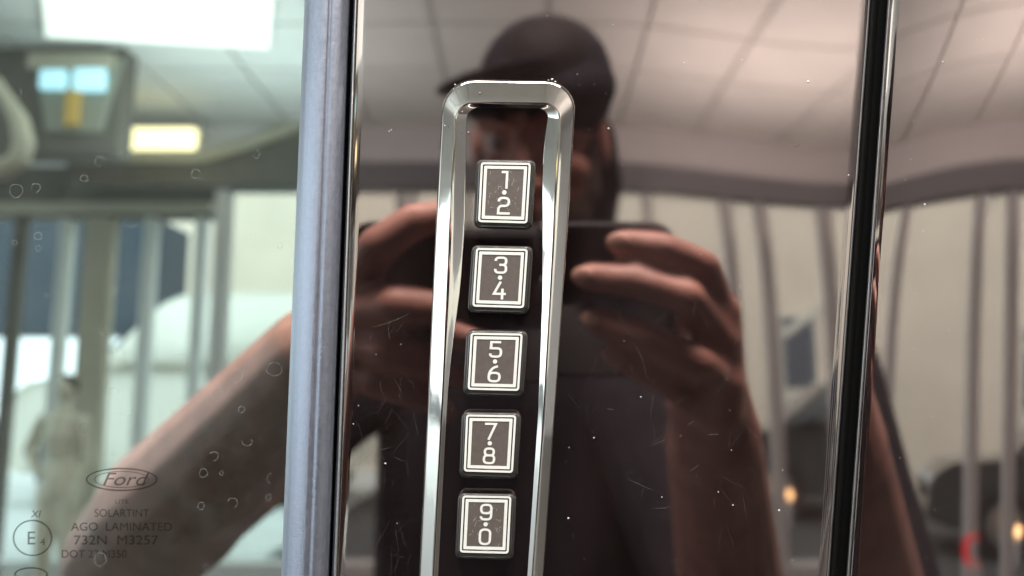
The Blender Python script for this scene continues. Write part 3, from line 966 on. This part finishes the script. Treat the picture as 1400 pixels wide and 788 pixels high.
def loop(Lp, Rp, yt, yb, rl, rr_, n_side=26, n_arc=10, n_top=10):
    """closed outline in picture measure: up the left side, over the top, down the right side, along the bottom"""
    pts = []
    def side(pl, ya, yb_, n): 
        return [(poly_at(pl, lerp(ya, yb_, k / n)), lerp(ya, yb_, k / n)) for k in range(n)]
    pts += side(Lp, yb - 30, yt + rl, n_side)
    x0 = poly_at(Lp, yt + rl)
    for k in range(n_arc):
        a = k / n_arc * math.pi / 2
        pts.append((x0 + rl * (1 - math.cos(a)), yt + rl - rl * math.sin(a)))
    xa, xb = x0 + rl, poly_at(Rp, yt + rr_) - rr_
    for k in range(n_top): pts.append((lerp(xa, xb, k / n_top), yt + 1.5 * k / n_top))
    for k in range(n_arc):
        a = k / n_arc * math.pi / 2
        pts.append((xb + rr_ * math.sin(a), yt + 1.5 + rr_ - rr_ * math.cos(a)))
    pts += side(Rp, yt + rr_ + 1.5, yb - 30, n_side)
    x1 = poly_at(Rp, yb - 30)
    for k in range(n_arc):
        a = k / n_arc * math.pi / 2
        pts.append((x1 - 30 * (1 - math.cos(a)), yb - 30 + 30 * math.sin(a)))
    x2 = poly_at(Lp, yb - 30)
    for k in range(n_top): pts.append((lerp(x1 - 30, x2 + 30, k / n_top), yb))
    for k in range(n_arc):
        a = k / n_arc * math.pi / 2
        pts.append((x2 + 30 - 30 * math.sin(a), yb - 30 + 30 * math.cos(a)))
    return pts

OL = [(604, 150), (594, 340), (585, 540), (573, 788)]
OR = [(786, 150), (776, 320), (758, 580), (743.5, 788)]
RL_ = [(623, 150), (615, 340), (606, 540), (593, 788)]
RR_ = [(766, 150), (757, 320), (742, 580), (727, 788)]
FL = [(638, 150), (636, 300), (630, 390), (619, 470), (612, 540), (599, 788)]
FR = [(751, 150), (744, 195), (741, 250), (742, 330), (741, 420), (736, 560), (721, 788)]
def floor_y(py):
    """the recess is deep at its upper end and runs out lower down"""
    t = max(0.0, min(1.0, (py - 300) / 230.0)); t = t * t * (3 - 2 * t)
    return lerp(-.0030, -.0038, t)
def mixl(A, B, t): return [(lerp(a[0], b[0], t), lerp(a[1], b[1], t)) for a, b in zip(A, B)]
c_out = loop(OL, OR, 109, 905, 46, 40)
c_rid = loop(RL_, RR_, 141, 888, 26, 22)
c_flo = loop(FL, FR, 147, 880, 17, 13)
rows = []
rows.append([W(x, y, .0008) for x, y in c_out])
rows.append([W(x, y, -.0010) for x, y in c_out])
for t, d in ((.02, -.0024), (.05, -.0030), (.10, -.00335), (.13, -.0034), (.3, -.00362), (.5, -.00388), (.7, -.00414), (.90, -.0044), (.96, -.00445), (1.0, -.0044)):
    rows.append([W(x, y, d) for x, y in mixl(c_out, c_rid, t)])
for t, e in ((.06, .02), (.12, .07), (.30, .26), (.5, .48), (.7, .70), (.90, .91), (.96, .97), (1.0, 1.0)):
    rows.append([W(x, y, lerp(-.0044, floor_y(y), e)) for x, y in mixl(c_rid, c_flo, t)])
rows.append([W(x, y, floor_y(y) + .0006) for x, y in c_flo])
bz = obj('bezel', grid(rows, close_u=True), 'chrome', kp)
# recess floor
rows = []
for i in range(70):
    py = lerp(140, 888, i / 69)
    a, b = poly_at(FL, py) - 3, poly_at(FR, py) + 3
    rows.append([W(lerp(a, b, k / 16), py, floor_y(py) + .0002) for k in range(17)])
obj('recess_floor', grid(rows), 'gloss_black', kp)
# flecks of dried polish on the frame's edge
bm = bmesh.new()
for px, py, r in [(622, 116, 1.6), (620, 122, 1.0), (755, 109, 2.4), (759, 112, 1.8), (750, 110, 1.2), (632, 153, 1.3), (656, 127, 1), (690, 127, .8), (725, 116, 1), (674, 112, .9), (713, 112, .9), (640, 181, 1.2), (608, 172, 1.4)]:
    speck(bm, px, py, r, -.0046 if py > 120 else -.0030)
obj('polish_residue', bm, 'dust', bz, False, kind='stuff')

# buttons
QUADS = [((657.5, 221.9), (725.9, 222.9), (653.5, 303.8), (721.0, 305.7)),
         ((650.8, 339.1), (721.7, 340.5), (645.6, 419.3), (716.4, 421.5)),
         ((643.5, 455.0), (714.7, 456.2), (639.2, 533.0), (709.6, 534.7)),
         ((637.3, 566.8), (706.0, 567.9), (634.0, 644.8), (701.2, 646.8)),
         ((632.2, 677.5), (699.3, 678.7), (628.4, 755.6), (695.4, 757.4))]
DIG = [('1', '2'), ('3', '4'), ('5', '6'), ('7', '8'), ('9', '0')]

def rrect(x0, y0, x1, y1, r, n=5):
    out = []
    for cx, cy, a0 in ((x1 - r, y0 + r, -90), (x1 - r, y1 - r, 0), (x0 + r, y1 - r, 90), (x0 + r, y0 + r, 180)):
        for k in range(n + 1):
            a = math.radians(a0 + 90 * k / n)
            out.append((cx + r * math.cos(a), cy + r * math.sin(a)))
    return out

def rounded_path(pts, r, closed=False):
    out = []
    n = len(pts)
    for i, p in enumerate(pts):
        if not closed and i in (0, n - 1): out.append(p); continue
        a, b = pts[i - 1], pts[(i + 1) % n]
        va = (a[0] - p[0], a[1] - p[1]); vb = (b[0] - p[0], b[1] - p[1])
        la, lb = math.hypot(*va), math.hypot(*vb)
        rr_ = min(r, la * .49 if (closed or i > 1) else la * .95, lb * .49 if (closed or i < n - 2) else lb * .95)
        if rr_ < 1: out.append(p); continue
        s = (p[0] + va[0] / la * rr_, p[1] + va[1] / la * rr_); e = (p[0] + vb[0] / lb * rr_, p[1] + vb[1] / lb * rr_)
        for k in range(7):
            t = k / 6
            # between a quadratic curve and an arc
            out.append(((1 - t) ** 2 * s[0] + 2 * t * (1 - t) * (p[0] * .92 + .08 * (s[0] + e[0]) / 2) + t * t * e[0],
                        (1 - t) ** 2 * s[1] + 2 * t * (1 - t) * (p[1] * .92 + .08 * (s[1] + e[1]) / 2) + t * t * e[1]))
    return out

def stroke(bm, pts, w, fmap, closed=False):
    n = len(pts)
    rows = []
    for i in range(n):
        a = pts[i - 1] if (i > 0 or closed) else pts[i]
        b = pts[(i + 1) % n] if (i < n - 1 or closed) else pts[i]
        p = pts[i]
        d1 = (p[0] - a[0], p[1] - a[1]); d2 = (b[0] - p[0], b[1] - p[1])
        def nz(d):
            l = math.hypot(*d); return (d[0] / l, d[1] / l) if l > 1e-9 else None
        d1, d2 = nz(d1), nz(d2)
        d1 = d1 or d2; d2 = d2 or d1
        m = nz((d1[0] + d2[0], d1[1] + d2[1]))
        k = 1 / max(.45, m[0] * d2[0] + m[1] * d2[1])
        nx, ny = -m[1] * w / 2 * k, m[0] * w / 2 * k
        rows.append([fmap(p[0] + nx, p[1] + ny), fmap(p[0] - nx, p[1] - ny)])
    if closed: rows.append(rows[0])
    grid(rows, bm=bm)

GL = {'0': [([(14, 14), (111, 14), (111, 164), (14, 164)], 42, True)],
      '1': [([(28, 14), (80, 14), (80, 178)], 0, False)],
      '2': [([(14, 50), (14, 14), (111, 14), (111, 92), (14, 92), (14, 164)], 38, False), ([(2, 166), (125, 166)], 0, False)],
      '3': [([(14, 48), (14, 14), (108, 14), (108, 86), (48, 86)], 30, False), ([(60, 86), (111, 86), (111, 164), (14, 164), (14, 128)], 32, False)],
      '4': [([(72, 0), (16, 122), (125, 122)], 0, False), ([(92, 70), (92, 178)], 0, False)],
      '5': [([(108, 14), (20, 14), (20, 78)], 0, False), ([(6, 78), (111, 78), (111, 164), (14, 164), (14, 132)], 34, False)],
      '6': [([(92, 10), (60, 14), (14, 70), (14, 110)], 40, False), ([(14, 78), (111, 78), (111, 164), (14, 164)], 36, True)],
      '7': [([(8, 14), (111, 14), (48, 178)], 0, False)],
      '8': [([(20, 14), (105, 14), (105, 84), (20, 84)], 32, True), ([(14, 84), (111, 84), (111, 164), (14, 164)], 34, True)],
      '9': [([(14, 14), (111, 14), (111, 100), (14, 100)], 36, True), ([(111, 68), (111, 164), (14, 164), (14, 132)], 36, False)]}

def make_button(q, digs):
    tl, tr, bl, br = q
    wpx = ((tr[0] - tl[0]) + (br[0] - bl[0])) / 2; hpx = ((bl[1] - tl[1]) + (br[1] - tr[1])) / 2
    cy = (tl[1] + br[1]) / 2
    ft = floor_y(cy)
    def mp(x, y, d):
        """x, y in picture measure from the face's upper left corner"""
        u, v = x / wpx, y / hpx
        px = lerp(lerp(tl[0], tr[0], u), lerp(bl[0], br[0], u), v)
        py = lerp(lerp(tl[1], tr[1], u), lerp(bl[1], br[1], u), v)
        return W(px, py, d)
    zt = ft - .0022                         # face height
    # body: clear-edged block
    outl = [(rrect(-6.0, -3.5, wpx + 7.0, hpx + 8.5, 9), ft + .0004), (rrect(-6.0, -3.5, wpx + 7.0, hpx + 8.5, 9), ft - .0008),
            (rrect(-5.0, -3.0, wpx + 6.0, hpx + 7.2, 8), ft - .0013), (rrect(-3.2, -2.6, wpx + 3.6, hpx + 4.6, 7), ft - .0018),
            (rrect(-1.6, -1.6, wpx + 1.6, hpx + 1.9, 5.5), ft - .0021), (rrect(-.5, -.5, wpx + .5, hpx + .5, 4.5), zt)]
    rows = [[mp(x, y, d) for x, y in o_] for o_, d in outl]
    bm = grid(rows, close_u=True)
    bm.verts.ensure_lookup_table(); n = len(rows[0])
    bm.faces.new([bm.verts[(len(rows) - 1) * n + i] for i in range(n)][::-1])
    b = obj('button', bm, 'button_body', kp)
    def ring(nm, i0, r0, i1, r1, lift):
        a = rrect(i0, i0, wpx - i0, hpx - i0, r0); c = rrect(i1, i1, wpx - i1, hpx - i1, r1)
        rows = [[mp(x, y, zt - lift + .00008) for x, y in a], [mp(x, y, zt - lift) for x, y in a], [mp(x, y, zt - lift) for x, y in c], [mp(x, y, zt - lift + .00008) for x, y in c]]
        return obj(nm, grid(rows, close_u=True), 'button_white', b, False)
    ring('outer_frame', 0, 4.2, 2.9, 1.8, .00009)
    ring('inner_frame', 4.7, 1.2, 8.9, .4, .00009)
    a = rrect(8.8, 8.8, wpx - 8.8, hpx - 8.8, .4)
    bm = bmesh.new(); bm.faces.new([bm.verts.new(mp(x, y, zt - .00004)) for x, y in a])
    obj('number_field', bm, 'button_field', b, False)
    sw = .265 * wpx / 125; sh = .30 * hpx / 178
    for ch, v0 in zip(digs, (.135, .565)):
        bm = bmesh.new()
        for si, (pts, r, cl_) in enumerate(GL[ch]):
            path = rounded_path(pts, r, cl_) if r else pts
            stroke(bm, path, 23, lambda x, y: mp(.5 * wpx + (x - 62.5) * sw, v0 * hpx + y * sh, zt - .00009 - .000006 * si), cl_)
        obj('digit', bm, 'button_white', b, False)
    bm = bmesh.new()
    bm.faces.new([bm.verts.new(mp(.5 * wpx + .038 * hpx * math.cos(k * math.pi / 10), .497 * hpx + .038 * hpx * math.sin(k * math.pi / 10), zt - .0001)) for k in range(20)])
    obj('dot', bm, 'button_white', b, False)
    return b, mp, wpx, hpx, zt

for i, (q, dg_) in enumerate(zip(QUADS, DIG)):
    b, mp, wpx, hpx, zt = make_button(q, dg_)
    b['label'] = 'button numbered %s and %s' % dg_
    if i in (0, 4):       # the most used ones carry fine scratches
        bm = bmesh.new()
        for k in range(34):
            x, y = rnd.uniform(12, wpx - 12), rnd.gauss(.5, .18) * hpx
            y = max(12, min(hpx - 12, y))
            ln, an = rnd.uniform(1, 6), rnd.uniform(0, math.pi)
            c, s_ = math.cos(an), math.sin(an)
            w = .22
            vs = [mp(x - ln / 2 * c - w * s_, y - ln / 2 * s_ + w * c, zt - .00006), mp(x + ln / 2 * c - w * s_, y + ln / 2 * s_ + w * c, zt - .00006),
                  mp(x + ln / 2 * c + w * s_, y + ln / 2 * s_ - w * c, zt - .00006), mp(x - ln / 2 * c + w * s_, y - ln / 2 * s_ - w * c, zt - .00006)]
            bm.faces.new([bm.verts.new(v) for v in vs])
        obj('scratches', bm, 'dust', b, False, kind='stuff')
